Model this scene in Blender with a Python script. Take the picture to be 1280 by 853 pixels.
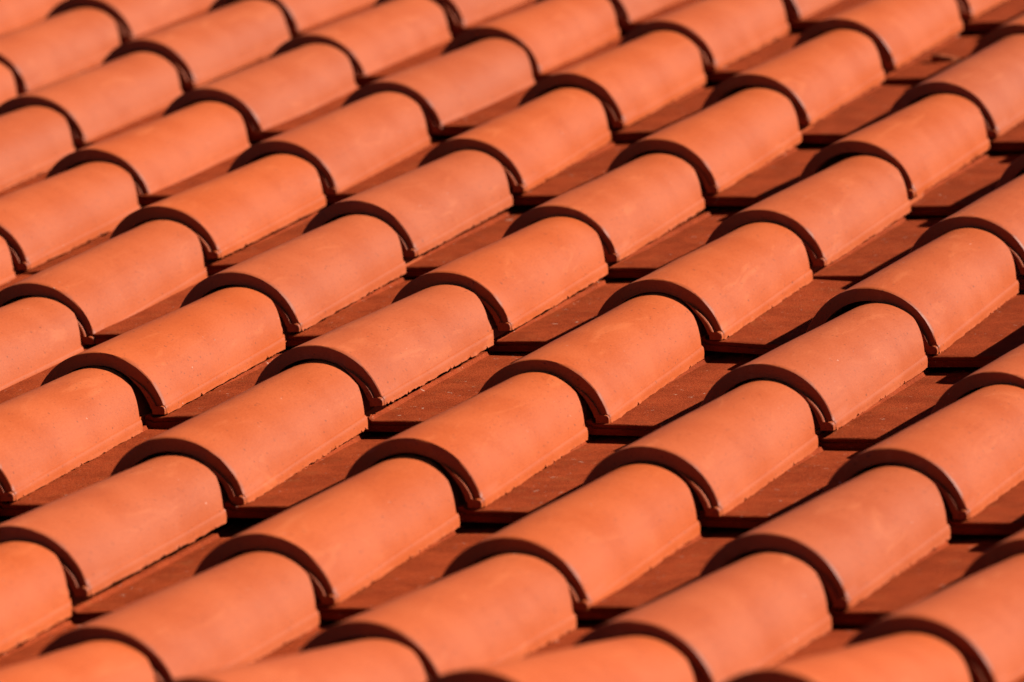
import bpy, bmesh, math, random
from mathutils import Vector, Matrix, noise

for o in list(bpy.data.objects):
    bpy.data.objects.remove(o, do_unlink=True)
scene = bpy.context.scene
col = scene.collection

# ------------------------------------------------------------------ roof frame
# roof frame: x across the courses, y up the slope, z off the roof; pitch about x
PITCH = math.radians(12.56)
ROOF_Z = 4.0
RX = Matrix.Rotation(PITCH, 4, 'X')
ROOF = Matrix.Translation((0, 0, ROOF_Z)) @ RX

# ------------------------------------------------------------------ camera
cam_data = bpy.data.cameras.new('camera')
cam = bpy.data.objects.new('camera', cam_data)
col.objects.link(cam)
cam_pos = Vector((1.89711, -5.74920, 1.29101))
c_right = Vector((0.947618, 0.311757, -0.069486))
c_down = Vector((-0.002748, -0.209580, -0.977788))
c_fwd = Vector((-0.319395, 0.926760, -0.197745))
rot = Matrix((c_right, -c_down, -c_fwd)).transposed().to_4x4()
cam.matrix_world = ROOF @ Matrix.Translation(cam_pos) @ rot
cam_data.sensor_width = 36.0
cam_data.lens = 8762.3 / 1280.0 * 36.0
cam_data.clip_start = 0.1
cam_data.clip_end = 500.0
cam_data.dof.use_dof = True
cam_data.dof.focus_distance = 6.38
cam_data.dof.aperture_fstop = 8.8
scene.camera = cam

# ------------------------------------------------------------------ sun and sky
SUN_E = math.radians(32.0)      # height over the roof seen along the tile axis
SUN_B = math.radians(30.0)      # how far it stands up the slope
eps = math.atan(math.tan(SUN_E) * math.cos(SUN_B))
sun_roof = Vector((math.cos(eps) * math.cos(SUN_B), math.cos(eps) * math.sin(SUN_B), math.sin(eps)))
sun_dir = (RX.to_3x3() @ sun_roof).normalized()
sd = bpy.data.lights.new('sun', 'SUN')
sd.energy = 5.0
sd.angle = math.radians(0.5)
sd.color = (1.0, 0.93, 0.84)
sun = bpy.data.objects.new('sun', sd)
col.objects.link(sun)
sun.location = (6, 4, 12)
sun.rotation_euler = sun_dir.to_track_quat('Z', 'Y').to_euler()

world = bpy.data.worlds.new('World')
scene.world = world
world.use_nodes = True
wn = world.node_tree.nodes
wl = world.node_tree.links
wn.clear()
wo = wn.new('ShaderNodeOutputWorld')
wb = wn.new('ShaderNodeBackground')
sky = wn.new('ShaderNodeTexSky')
sky.sky_type = 'NISHITA'
sky.sun_disc = False
sky.altitude = 3000.0
sky.air_density = 0.12
sky.dust_density = 0.0
sky.ozone_density = 2.0
sky.sun_elevation = math.asin(sun_dir.z)
sky.sun_rotation = math.atan2(sun_dir.x, sun_dir.y)
wb.inputs['Strength'].default_value = 0.05
wl.new(sky.outputs[0], wb.inputs['Color'])
wl.new(wb.outputs[0], wo.inputs['Surface'])

vs = scene.view_settings
vs.view_transform = 'Standard'
vs.look = 'None'
vs.gamma = 1.0
vs.use_curve_mapping = False
vs.exposure = 2.78

# ------------------------------------------------------------------ the lie of the roof
# measured unevenness of the old roof in millimetres, courses from -7 (up the slope) to 4, columns -7 to 4
LIFT = [
    [-6, -4, -2, 1, 2, 3, 3, 2, -1, -4, -6, -8],
    [-8, -7, -2, 1, 3, 5, 4, 0, -4, -8, -10, -12],
    [-9, -8, -4, 0, 4, 7, 5, -3, -8, -12, -14, -16],
    [-9, -8, -6, -3, 3, 6, 3, -8, -13, -16, -18, -20],
    [-9, -9, -7, -4, 1, 2, -1, -7, -14, -19, -22, -23],
    [-8, -9, -8, -6, 0, 3, -1, -8, -16, -21, -24, -24],
    [-7, -8, -8, -7, -6, 2, 1, -7, -17, -22, -23, -22],
    [-6, -6, -6, -5, -3, 1, 5, -6, -12, -18, -19, -17],
    [-5, -4, -3, -1, 1, 4, 2, 0, -5, -8, -10, -7],
    [-4, -2, 0, 3, 7, 9, 10, 5, 3, 6, 5, 10],
    [16, 16, 16, 16, 17, 18, 19, 19, 23, 27, 31, 36],
    [66, 66, 66, 66, 66, 67, 68, 52, 72, 80, 82, 72],
]
SHIFT = [
    [-3, -3, -3, -2, -1, -1, 0, -1, -1, 0, 0, 0],
    [-4, -5, -3, -2, -1, 0, -1, -1, -1, -1, 0, 0],
    [-4, -5, -3, -2, 0, 0, -1, -2, -1, -1, 0, 0],
    [-3, -3, -2, -1, 1, 0, -1, -2, -1, -1, 0, 0],
    [-1, -1, 0, 1, 2, 1, 0, 0, 0, 0, 0, 0],
    [0, 1, 2, 3, 2, 2, 1, 2, 1, 0, -1, -1],
    [0, 1, 2, 4, 5, 4, 4, 3, 1, -1, -1, -1],
    [1, 1, 2, 3, 3, 2, 2, 1, -1, -2, -2, -1],
    [1, 1, 2, 1, 1, -1, -1, 1, 0, -1, -2, -2],
    [1, 1, 1, 0, -1, -3, -4, -2, -2, -2, -2, -2],
    [0, 0, 0, -1, -2, -2, -2, -1, -2, -2, -3, -3],
    [0, 0, 0, -1, -1, -1, 0, 1, 2, -2, -4, -3],
]
# tiles that sit skew: extra lift of the foot in millimetres, lean across the slope
SKEW = {
    (0, 0): (-2, -0.020), (1, 0): (0, -0.022), (1, -1): (-3.5, -0.064), (-1, 0): (4.5, 0.049), (0, 1): (0, -0.013),
    (-1, -1): (1, 0.016), (-1, -2): (0, 0.012), (-2, -2): (2, 0.026), (-1, 2): (0.5, 0.020), (1, 1): (-0.5, -0.022),
    (0, -4): (-3.5, -0.034), (-1, -4): (2, 0.014), (-2, -4): (0, -0.024), (-3, -4): (0, -0.019), (-3, -5): (-0.5, -0.014),
    (-3, -2): (3, 0.050), (-3, -1): (-2.5, -0.026), (-4, -5): (1, 0.015), (-5, -5): (0.5, 0.022), (0, -3): (0.5, -0.013),
    (0, 2): (1, 0.027), (2, 1): (-0.5, -0.022),
}
W = 0.210            # cover width of a tile
E = 0.3506           # exposed length of a tile
TILT = 0.008         # a tile's head lies this much lower than its front
I0, I1, J0, J1 = -10, 6, -10, 6

def lift(i, j):
    ci = min(max(i, -7), 4) + 7
    cj = min(max(j, -7), 4) + 7
    z = LIFT[cj][ci] * 0.001
    if j > 4:
        z += 0.045 * (j - 4)          # the slope flattens towards the eaves
    return z

def shift(i, j):
    return SHIFT[min(max(j, -7), 4) + 7][min(max(i, -7), 4) + 7] * 0.001

# ------------------------------------------------------------------ materials
def node(nt, kind, **kw):
    n = nt.nodes.new(kind)
    for k, v in kw.items():
        setattr(n, k, v)
    return n

def terracotta():
    m = bpy.data.materials.new('terracotta')
    m.use_nodes = True
    nt = m.node_tree
    L = nt.links.new
    bsdf = nt.nodes['Principled BSDF']
    tc = node(nt, 'ShaderNodeTexCoord')
    oi = node(nt, 'ShaderNodeObjectInfo')
    # every tile takes its patterns from another place
    rnd = node(nt, 'ShaderNodeVectorMath', operation='MULTIPLY')
    comb = node(nt, 'ShaderNodeCombineXYZ')
    L(oi.outputs['Random'], comb.inputs[0]); L(oi.outputs['Random'], comb.inputs[1]); L(oi.outputs['Random'], comb.inputs[2])
    L(comb.outputs[0], rnd.inputs[0]); rnd.inputs[1].default_value = (37.0, 91.0, 53.0)
    pos = node(nt, 'ShaderNodeVectorMath', operation='ADD')
    L(tc.outputs['Object'], pos.inputs[0]); L(rnd.outputs[0], pos.inputs[1])

    def noise_tex(scale, detail=3.0, rough=0.55, vec=None, dist=0.0):
        n = node(nt, 'ShaderNodeTexNoise')
        n.inputs['Scale'].default_value = scale
        n.inputs['Detail'].default_value = detail
        n.inputs['Roughness'].default_value = rough
        n.inputs['Distortion'].default_value = dist
        L(vec if vec else pos.outputs[0], n.inputs['Vector'])
        return n.outputs['Fac']

    def ramp(fac, a, b, lo=0.0, hi=1.0):
        r = node(nt, 'ShaderNodeMapRange')
        r.interpolation_type = 'SMOOTHSTEP'
        L(fac, r.inputs[0])
        r.inputs[1].default_value = a; r.inputs[2].default_value = b
        r.inputs[3].default_value = lo; r.inputs[4].default_value = hi
        return r.outputs[0]

    def mix(fac, a, b, blend='MIX'):
        n = node(nt, 'ShaderNodeMix', data_type='RGBA', blend_type=blend)
        if isinstance(fac, float): n.inputs[0].default_value = fac
        else: L(fac, n.inputs[0])
        for s, v in ((6, a), (7, b)):
            if isinstance(v, tuple): n.inputs[s].default_value = v
            else: L(v, n.inputs[s])
        return n.outputs[2]

    def mul(a, b):
        n = node(nt, 'ShaderNodeMath', operation='MULTIPLY')
        for s, v in ((0, a), (1, b)):
            if isinstance(v, (int, float)): n.inputs[s].default_value = v
            else: L(v, n.inputs[s])
        return n.outputs[0]

    # fired clay: slow blotches, drawn-out smears from the press, fine grain
    st = node(nt, 'ShaderNodeMapping')
    st.inputs['Scale'].default_value = (1.0, 0.22, 1.0)
    L(pos.outputs[0], st.inputs['Vector'])
    st2 = node(nt, 'ShaderNodeMapping')
    st2.inputs['Scale'].default_value = (1.0, 0.05, 1.0)
    L(pos.outputs[0], st2.inputs['Vector'])
    blotch = noise_tex(14.0, 3.0, 0.5)
    smear = noise_tex(38.0, 5.0, 0.62, st.outputs[0], 1.0)
    drag = noise_tex(150.0, 2.0, 0.5, st2.outputs[0], 0.2)
    grain = noise_tex(520.0, 3.0, 0.7)
    c = mix(ramp(blotch, 0.30, 0.70), (0.1790, 0.0338, 0.0086, 1), (0.1930, 0.0388, 0.0106, 1))
    c = mix(mul(ramp(smear, 0.57, 0.70), 0.50), c, (0.2278, 0.0555, 0.0181, 1))
    c = mix(mul(ramp(smear, 0.44, 0.30), 0.14), c, (0.1581, 0.0254, 0.0055, 1))
    c = mix(mul(ramp(drag, 0.60, 0.74), 0.16), c, (0.1395, 0.0226, 0.0052, 1))
    c = mix(mul(ramp(grain, 0.52, 0.74), 0.46), c, (0.1023, 0.0155, 0.0036, 1))
    c = mix(mul(ramp(grain, 0.48, 0.28), 0.40), c, (0.2325, 0.0545, 0.0163, 1))
    # a tone of its own for each tile
    hsv = node(nt, 'ShaderNodeHueSaturation')
    L(c, hsv.inputs['Color'])
    L(ramp(oi.outputs['Random'], 0.0, 1.0, 0.93, 1.04), hsv.inputs['Value'])
    L(ramp(mul(oi.outputs['Random'], 1.0), 0.2, 0.9, 0.99, 1.01), hsv.inputs['Saturation'])
    c = hsv.outputs[0]
    # small dark pits and pale lime specks
    pit = noise_tex(330.0, 1.0, 0.4)
    c = mix(mul(ramp(pit, 0.72, 0.75), 0.8), c, (0.0560, 0.0140, 0.0067, 1))
    speck = noise_tex(260.0, 1.0, 0.4, None, 0.3)
    c = mix(mul(ramp(speck, 0.81, 0.83), 0.45), c, (0.3920, 0.2800, 0.2240, 1))
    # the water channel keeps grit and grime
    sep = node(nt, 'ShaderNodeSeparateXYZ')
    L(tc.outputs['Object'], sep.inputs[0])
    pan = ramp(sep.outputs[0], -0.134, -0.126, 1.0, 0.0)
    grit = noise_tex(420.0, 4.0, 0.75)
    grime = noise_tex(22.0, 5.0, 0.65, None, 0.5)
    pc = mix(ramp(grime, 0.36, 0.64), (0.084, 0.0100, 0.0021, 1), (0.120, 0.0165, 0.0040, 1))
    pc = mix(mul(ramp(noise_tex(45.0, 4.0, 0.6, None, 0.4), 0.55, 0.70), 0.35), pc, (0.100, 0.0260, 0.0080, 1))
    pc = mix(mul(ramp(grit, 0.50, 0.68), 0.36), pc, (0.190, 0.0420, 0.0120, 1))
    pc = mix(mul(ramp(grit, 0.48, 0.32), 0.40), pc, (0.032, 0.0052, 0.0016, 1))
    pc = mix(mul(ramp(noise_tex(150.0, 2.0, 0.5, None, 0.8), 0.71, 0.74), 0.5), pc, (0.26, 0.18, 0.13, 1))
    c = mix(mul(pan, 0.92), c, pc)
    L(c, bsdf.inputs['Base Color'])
    r0 = ramp(blotch, 0.3, 0.7, 0.48, 0.60)
    rr = node(nt, 'ShaderNodeMix', data_type='FLOAT')
    L(pan, rr.inputs[0]); L(r0, rr.inputs[2]); rr.inputs[3].default_value = 0.8
    L(rr.outputs[0], bsdf.inputs['Roughness'])
    L(ramp(pan, 0.0, 1.0, 0.045, 0.012), bsdf.inputs['Specular IOR Level'])
    bsdf.inputs['Diffuse Roughness'].default_value = 1.0

    # relief: press marks, grain, grit, as one height in metres
    def add(a, b):
        n = node(nt, 'ShaderNodeMath', operation='ADD')
        L(a, n.inputs[0]); L(b, n.inputs[1])
        return n.outputs[0]
    h = add(mul(smear, 0.00050), mul(blotch, 0.0003))
    h = add(h, mul(grain, 0.00022))
    h = add(h, mul(mul(grit, pan), 0.0009))
    bp = node(nt, 'ShaderNodeBump')
    bp.inputs['Strength'].default_value = 1.0
    bp.inputs['Distance'].default_value = 1.0
    L(h, bp.inputs['Height'])
    n = bp.outputs[0]
    L(n, bsdf.inputs['Normal'])
    return m

def plain(name, rgb, rough):
    m = bpy.data.materials.new(name)
    m.use_nodes = True
    nt = m.node_tree
    b = nt.nodes['Principled BSDF']
    n = nt.nodes.new('ShaderNodeTexNoise'); n.inputs['Scale'].default_value = 40.0
    mx = nt.nodes.new('ShaderNodeMix'); mx.data_type = 'RGBA'
    mx.inputs[6].default_value = (*rgb, 1); mx.inputs[7].default_value = (*[v * 0.6 for v in rgb], 1)
    nt.links.new(n.outputs['Fac'], mx.inputs[0]); nt.links.new(mx.outputs[2], b.inputs['Base Color'])
    b.inputs['Roughness'].default_value = rough
    return m

CLAY = terracotta()
FELT = plain('roofing_felt', (0.03, 0.028, 0.027), 0.9)
TIMBER = plain('batten_timber', (0.16, 0.10, 0.06), 0.8)
CHIP = plain('clay_chip', (0.115, 0.0240, 0.0070), 0.9)
CHIP.node_tree.nodes['Principled BSDF'].inputs['Specular IOR Level'].default_value = 0.05

# ------------------------------------------------------------------ one tile
# local frame: x = 0 at the outer foot of the barrel, negative towards the flat pan; y = 0 at the front, up the slope; z off the roof
T_BAR = 0.0122
Y_NECK = 0.327
N_ARC = 28

def smooth(a, b, v):
    t = min(max((v - a) / (b - a), 0.0), 1.0)
    return t * t * (3 - 2 * t)

VAR = {'w': 0.0, 'h': 0.0}

def arch(t):
    """centre, radius and half angle of the barrel's outer arc, t = 0 front, 1 head"""
    apex = 0.0542 + VAR['h'] - 0.0050 * t
    xr, zr = -0.0020 - 0.0082 * t, 0.0052
    xl = -0.1300 - VAR['w'] + 0.0195 * t
    xc, w = (xr + xl) / 2, (xr - xl) / 2
    rise = apex - zr
    R = (w * w + rise * rise) / (2 * rise)
    return xc, apex - R, R, math.asin(min(w / R, 1.0))

def section(t, neck=False):
    """outer and inner points of the cross-section, t = 0 front, 1 head"""
    xc, zc, R, th = arch(0.0 if neck else t)
    ti = T_BAR
    if neck:                       # slides inside the front of the tile above
        R -= T_BAR + 0.0030
        zc += TILT - 0.0010
        ti = 0.007
    drop = 0.0030 * t
    outer, inner, arc = [], [], []
    if not neck:
        fx = -0.0075 * t
        fo = [(fx, -0.0030 - drop), (fx + 0.0004, -0.0006 - drop * 0.7), (fx + 0.0003, 0.0020 - drop * 0.3), (fx - 0.0003, 0.0037), (fx - 0.0012, 0.0046)]
        fi = [(fx - 0.0125, -0.0030 - drop), (fx - 0.0126, -0.0010), (fx - 0.0128, 0.0010), (fx - 0.0131, 0.0030), (fx - 0.0134, 0.0045)]
    else:
        x0 = xc + R * math.sin(th); z0 = zc + R * math.cos(th)
        fo = [(x0 + 0.003, -0.004), (x0 + 0.003, 0.000), (x0 + 0.0025, 0.004), (x0 + 0.001, z0 - 0.004), (x0 + 0.0005, z0 - 0.001)]
        fi = [(x - 0.007, z) for x, z in fo]
    outer += fo; inner += fi; arc += [None] * 5
    for k in range(N_ARC + 1):
        a = th - 2 * th * k / N_ARC
        q = 1.0 if a > 0 else 0.965       # the arch is steeper on the pan side
        outer.append((xc + q * R * math.sin(a), zc + R * math.cos(a)))
        inner.append((xc + q * (R - ti) * math.sin(a), zc + (R - ti) * math.cos(a)))
        arc.append(a)
    xe, ze = outer[-1]
    zp = -0.0038 - 0.0065 * t
    outer += [(xe - 0.0015, ze * 0.45), (xe - 0.0045, zp + 0.0036), (xe - 0.0095, zp + 0.0010), (xe - 0.0160, zp)]
    inner += [(xe + 0.0080, -0.0050), (xe + 0.0020, -0.0095), (xe - 0.0070, zp - 0.0085), (xe - 0.0150, zp - 0.0095)]
    for x in (-0.160, -0.180, -0.200, -0.2215):
        outer.append((x, zp)); inner.append((x, zp - 0.0095))
    outer += [(-0.2235, zp + 0.0020), (-0.2240, zp + 0.0030), (-0.2290, zp + 0.0030), (-0.2300, zp - 0.002)]
    inner += [(-0.2240, zp - 0.0095), (-0.2250, zp - 0.0095), (-0.2260, zp - 0.0095), (-0.2295, zp - 0.0095)]
    arc += [-9.0] * 12
    return outer, inner, arc

def build_tile(seed):
    rng = random.Random(seed)
    LIPD = rng.choice((0.0028, 0.0040, 0.0048, 0.0054))
    off = Vector((rng.uniform(0, 90), rng.uniform(0, 90), rng.uniform(0, 90)))
    VAR['w'] = rng.uniform(-0.0016, 0.0016); VAR['h'] = rng.uniform(-0.0010, 0.0010)
    bm = bmesh.new()
    o0, i0, arc = section(0.0)
    n = len(o0)
    # where the front of each profile point lies: the pan reaches further down the slope
    def y_front(k):
        x, z = o0[k]
        if arc[k] is None: return 0.0
        if arc[k] == -9.0 or arc[k] < 0:
            return -0.004 * (1 - smooth(0.004, 0.026, z))
        return 0.0
    def y_end(k):
        a = arc[k]
        if a is None: return Y_NECK
        if a == -9.0: return 0.356
        return Y_NECK + (0.356 - Y_NECK) * smooth(1.45, 0.30, a)
    ys = [0.0, 0.02, 0.06, 0.11, 0.17, 0.23, 0.29, 0.34, 0.38, 0.42, 0.47, 0.53, 0.6, 0.68, 0.76, 0.84, 0.92, 1.0]
    rows = []
    for f in ys:
        t = f
        o, _, _ = section(t)
        row = []
        for k in range(n):
            yf = y_front(k) + 0.0009
            y = yf + (y_end(k) - yf) * f
            p = Vector((o[k][0], y, o[k][1]))
            # hand-pressed unevenness
            w = noise.noise(Vector((p.x * 22, p.y * 9, 0)) + off)
            w2 = noise.noise(Vector((p.x * 60, p.y * 30, 5)) + off)
            p.z += 0.0006 * w + 0.00025 * w2
            if k < 2 and 0.0 < f < 1.0:
                p.z += 0.0012 * noise.noise(Vector((p.y * 90, 3, 7)) + off)
            row.append(bm.verts.new(p))
        rows.append(row)
    # neck that slides under the tile above
    on, inn, _ = section(1.0, True)
    for dy, yy in ((0.0012, None), (None, 0.395)):
        rows.append([bm.verts.new((on[k][0], (y_end(k) + dy) if dy else yy, on[k][1])) for k in range(n)])
    for a, b in zip(rows[:-1], rows[1:]):
        for k in range(n - 1):
            bm.faces.new((a[k], a[k + 1], b[k + 1], b[k]))
    # underside
    under = []
    for f in (0.0, 0.5, 1.0):
        _, ii, _ = section(f)
        under.append([bm.verts.new((ii[k][0], y_front(k) + (y_end(k) - y_front(k)) * f, ii[k][1])) for k in range(n)])
    under.append([bm.verts.new((inn[k][0], 0.395, inn[k][1])) for k in range(n)])
    for a, b in zip(under[:-1], under[1:]):
        for k in range(n - 1):
            bm.faces.new((a[k + 1], a[k], b[k], b[k + 1]))
    # head and long edges
    for k in range(n - 1):
        bm.faces.new((rows[-1][k], rows[-1][k + 1], under[-1][k + 1], under[-1][k]))
    # front face: rounded arris, then a lip that stands forward along the inner edge
    def lip(k):
        a = arc[k]
        if a is None:
            return (0.80, 0.55, 0.30, 0.16, 0.10)[4 - k] if k > 0 else 0.08, 0.0055
        if a == -9.0:
            return 0.42, 0.0020
        if a > 0.45:
            s = smooth(0.45, 1.30, a)
            return 0.97 - 0.42 * s, LIPD * smooth(0.45, 0.85, a)
        return 0.45, 0.0
    lips = [lip(k) for k in range(n)]
    # the foot: the lip turns outwards to the arris
    th0 = max(a for a in arc if a is not None)
    fl = [0.06, 0.06, 0.07, 0.10, 0.22]
    for k in range(5):
        lips[k] = (fl[k], LIPD)
    cap = [[rows[0][k] for k in range(n)]]
    def lerp(k, u, y):
        a, b = Vector((o0[k][0], 0, o0[k][1])), Vector((i0[k][0], 0, i0[k][1]))
        p = a.lerp(b, u); p.y = y
        return p
    wob = [0.0006 * noise.noise(Vector((o0[k][0] * 40, 2, o0[k][1] * 40)) + off) + 0.0006 * noise.noise(Vector((o0[k][0] * 190, 6, o0[k][1] * 190)) + off) for k in range(n)]
    cap.append([bm.verts.new(lerp(k, 0.06 if lips[k][0] > 0.13 else 0.03, y_front(k) + wob[k])) for k in range(n)])
    cap.append([bm.verts.new(lerp(k, lips[k][0] - 0.02, y_front(k) + wob[k] + (0.0012 if arc[k] == -9.0 else 0.0))) for k in range(n)])
    cap.append([bm.verts.new(lerp(k, lips[k][0] + 0.02, y_front(k) + wob[k] - lips[k][1] * 0.85)) for k in range(n)])
    cap.append([bm.verts.new(lerp(k, min(lips[k][0] + 0.10, 0.985), y_front(k) + wob[k] - lips[k][1])) for k in range(n)])
    cap.append([bm.verts.new(lerp(k, 0.995, y_front(k) + wob[k] - lips[k][1])) for k in range(n)])
    cap.append([under[0][k] for k in range(n)])
    for a, b in zip(cap[:-1], cap[1:]):
        for k in range(n - 1):
            bm.faces.new((a[k + 1], a[k], b[k], b[k + 1]))
    # torn clay burr along the foot of the flange
    m = 90
    top, bot, back = [], [], []
    for q in range(m + 1):
        y = 0.001 + (Y_NECK - 0.003) * q / m
        rough = smooth(-0.15, 0.45, noise.noise(Vector((y * 17, 4, 2)) + off))
        dp = 0.0030 * y / Y_NECK
        fx = -0.0075 * y / Y_NECK
        j = noise.noise(Vector((y * 40, 11, 3)) + off) * 0.0010 + rough * noise.noise(Vector((y * 260, 1, 9)) + off) * 0.0018 - dp
        if rng.random() < 0.02 + 0.10 * rough: j += rng.uniform(0.0008, 0.0032)
        xo = 0.0006 + 0.0009 * noise.noise(Vector((y * 140, 5, 5)) + off)
        top.append(bm.verts.new((fx + 0.0003, y, 0.0002 - dp)))
        bot.append(bm.verts.new((fx + xo, y, -0.0034 + j)))
        back.append(bm.verts.new((fx - 0.006, y, -0.0032 + j)))
    for q in range(m):
        bm.faces.new((top[q], bot[q], bot[q + 1], top[q + 1]))
        bm.faces.new((bot[q], back[q], back[q + 1], bot[q + 1]))
    bmesh.ops.recalc_face_normals(bm, faces=bm.faces[:])
    me = bpy.data.meshes.new('roof_tile')
    bm.to_mesh(me); bm.free()
    me.materials.append(CLAY)
    for p in me.polygons: p.use_smooth = True
    me.set_sharp_from_angle(angle=math.radians(38))
    return me

# ------------------------------------------------------------------ the roof
roof = bpy.data.objects.new('tile_roof', None)
col.objects.link(roof)
roof.matrix_world = ROOF
roof['label'] = 'orange terracotta roof of overlapping barrel tiles with flat water channels between'
roof['category'] = 'roof'
roof['kind'] = 'thing'

def part(name, me):
    o = bpy.data.objects.new(name, me)
    col.objects.link(o)
    o.parent = roof
    return o

meshes = [build_tile(11 + 7 * s) for s in range(16)]
rng = random.Random(5)

def tile_matrix(i, j):
    z = lift(i, j)
    zh = lift(i, j - 1) - TILT
    yv = Vector((rng.gauss(0, 0.0025), E, zh - z)).normalized()
    up, lean = SKEW.get((i, j), (0.0, 0.0))
    s = lean + rng.gauss(0, 0.005)
    xv = Vector((1, 0, s))
    xv = (xv - yv * xv.dot(yv)).normalized()
    zv = xv.cross(yv)
    m = Matrix((xv, yv, zv)).transposed().to_4x4()
    m.translation = (i * W + shift(i, j) + rng.gauss(0, 0.0008), -j * E + rng.gauss(0, 0.0015), z + up * 0.001 + rng.gauss(0, 0.0006))
    return m

tiles = {}
last = None
for j in range(J0, J1 + 1):
    for i in range(I0, I1 + 1):
        k = rng.choice([q for q in range(len(meshes)) if q != last]); last = k
        t = part('roof_tile', meshes[k])
        m = tile_matrix(i, j)
        t.matrix_local = m
        tiles[(i, j)] = m

# felt and battens under the tiles
bm = bmesh.new()
g = {}
for j in range(J0 - 1, J1 + 2):
    for i in range(I0 - 1, I1 + 2):
        for d, dz in ((0, -0.062), (1, -0.080)):
            g[(i, j, d)] = bm.verts.new((i * W, -j * E + 0.02, lift(i, j) + dz))
ni, nj = (I0 - 1, I1 + 1), (J0 - 1, J1 + 1)
for j in range(nj[0], nj[1]):
    for i in range(ni[0], ni[1]):
        bm.faces.new([g[k] for k in ((i, j, 0), (i + 1, j, 0), (i + 1, j + 1, 0), (i, j + 1, 0))])
        bm.faces.new([g[k] for k in ((i, j, 1), (i, j + 1, 1), (i + 1, j + 1, 1), (i + 1, j, 1))])
for j in range(nj[0], nj[1]):
    for i in ni:
        bm.faces.new([g[k] for k in ((i, j, 0), (i, j + 1, 0), (i, j + 1, 1), (i, j, 1))])
for i in range(ni[0], ni[1]):
    for j in nj:
        bm.faces.new([g[k] for k in ((i, j, 0), (i + 1, j, 0), (i + 1, j, 1), (i, j, 1))])
bmesh.ops.recalc_face_normals(bm, faces=bm.faces[:])
me = bpy.data.meshes.new('roof_deck'); bm.to_mesh(me); bm.free(); me.materials.append(FELT)
part('roof_deck', me)

def batten(j):
    bm = bmesh.new()
    loops = []
    for i in range(I0 - 1, I1 + 2):
        z = lift(i, j)
        y = -j * E + E + 0.018
        zz = (z + lift(i, j - 1)) / 2 * 0 + lift(i, j - 1)
        loops.append([bm.verts.new((i * W, y + a, zz + b)) for a, b in ((-0.014, -0.066), (0.014, -0.066), (0.014, -0.032), (-0.014, -0.032))])
    for a, b in zip(loops[:-1], loops[1:]):
        for k in range(4):
            bm.faces.new((a[k], a[(k + 1) % 4], b[(k + 1) % 4], b[k]))
    bm.faces.new(loops[0][::-1]); bm.faces.new(loops[-1])
    bmesh.ops.recalc_face_normals(bm, faces=bm.faces[:])
    me = bpy.data.meshes.new('batten'); bm.to_mesh(me); bm.free(); me.materials.append(TIMBER)
    part('batten', me)

for j in range(J0 + 1, J1 + 1):
    batten(j)

# ------------------------------------------------------------------ a broken flake lying in one channel
def clay_flake():
    r = random.Random(3)
    ring = [(-0.017, -0.006), (-0.008, -0.011), (0.006, -0.009), (0.019, -0.003), (0.023, 0.006), (0.012, 0.014), (-0.003, 0.016), (-0.015, 0.007)]
    bm = bmesh.new()
    low = [bm.verts.new((x, y, -0.0010)) for x, y in ring]
    mid = [bm.verts.new((x * 0.97 + r.uniform(-0.001, 0.001), y * 0.95, 0.0050 - 0.0030 * (x + y * 1.2) / 0.02 + r.uniform(-0.0005, 0.0005))) for x, y in ring]
    top = [bm.verts.new((x * 0.72, y * 0.70, 0.0060 - 0.0034 * (x + y * 1.2) / 0.02 + r.uniform(-0.0006, 0.0006))) for x, y in ring]
    for a, b in ((low, mid), (mid, top)):
        for k in range(8):
            bm.faces.new((a[k], a[(k + 1) % 8], b[(k + 1) % 8], b[k]))
    c = bm.verts.new((0.001, 0.002, 0.0056))
    for k in range(8):
        bm.faces.new((top[k], top[(k + 1) % 8], c))
    bm.faces.new(low[::-1])
    bmesh.ops.recalc_face_normals(bm, faces=bm.faces[:])
    me = bpy.data.meshes.new('clay_flake'); bm.to_mesh(me); bm.free(); me.materials.append(CHIP)
    o = bpy.data.objects.new('clay_flake', me)
    col.objects.link(o)
    host = tiles[(0, -5)]
    inv = host.inverted()
    q = inv @ Vector((-0.186, 1.880, lift(0, -5) - 0.008))
    zp = -0.0038 - 0.0065 * q.y / 0.356
    o.matrix_world = ROOF @ host @ Matrix.Translation((q.x, q.y, zp)) @ Matrix.Rotation(math.radians(20), 4, 'Z')
    o['label'] = 'small broken clay flake lying loose in a flat water channel between two barrels'
    o['category'] = 'debris'

clay_flake()
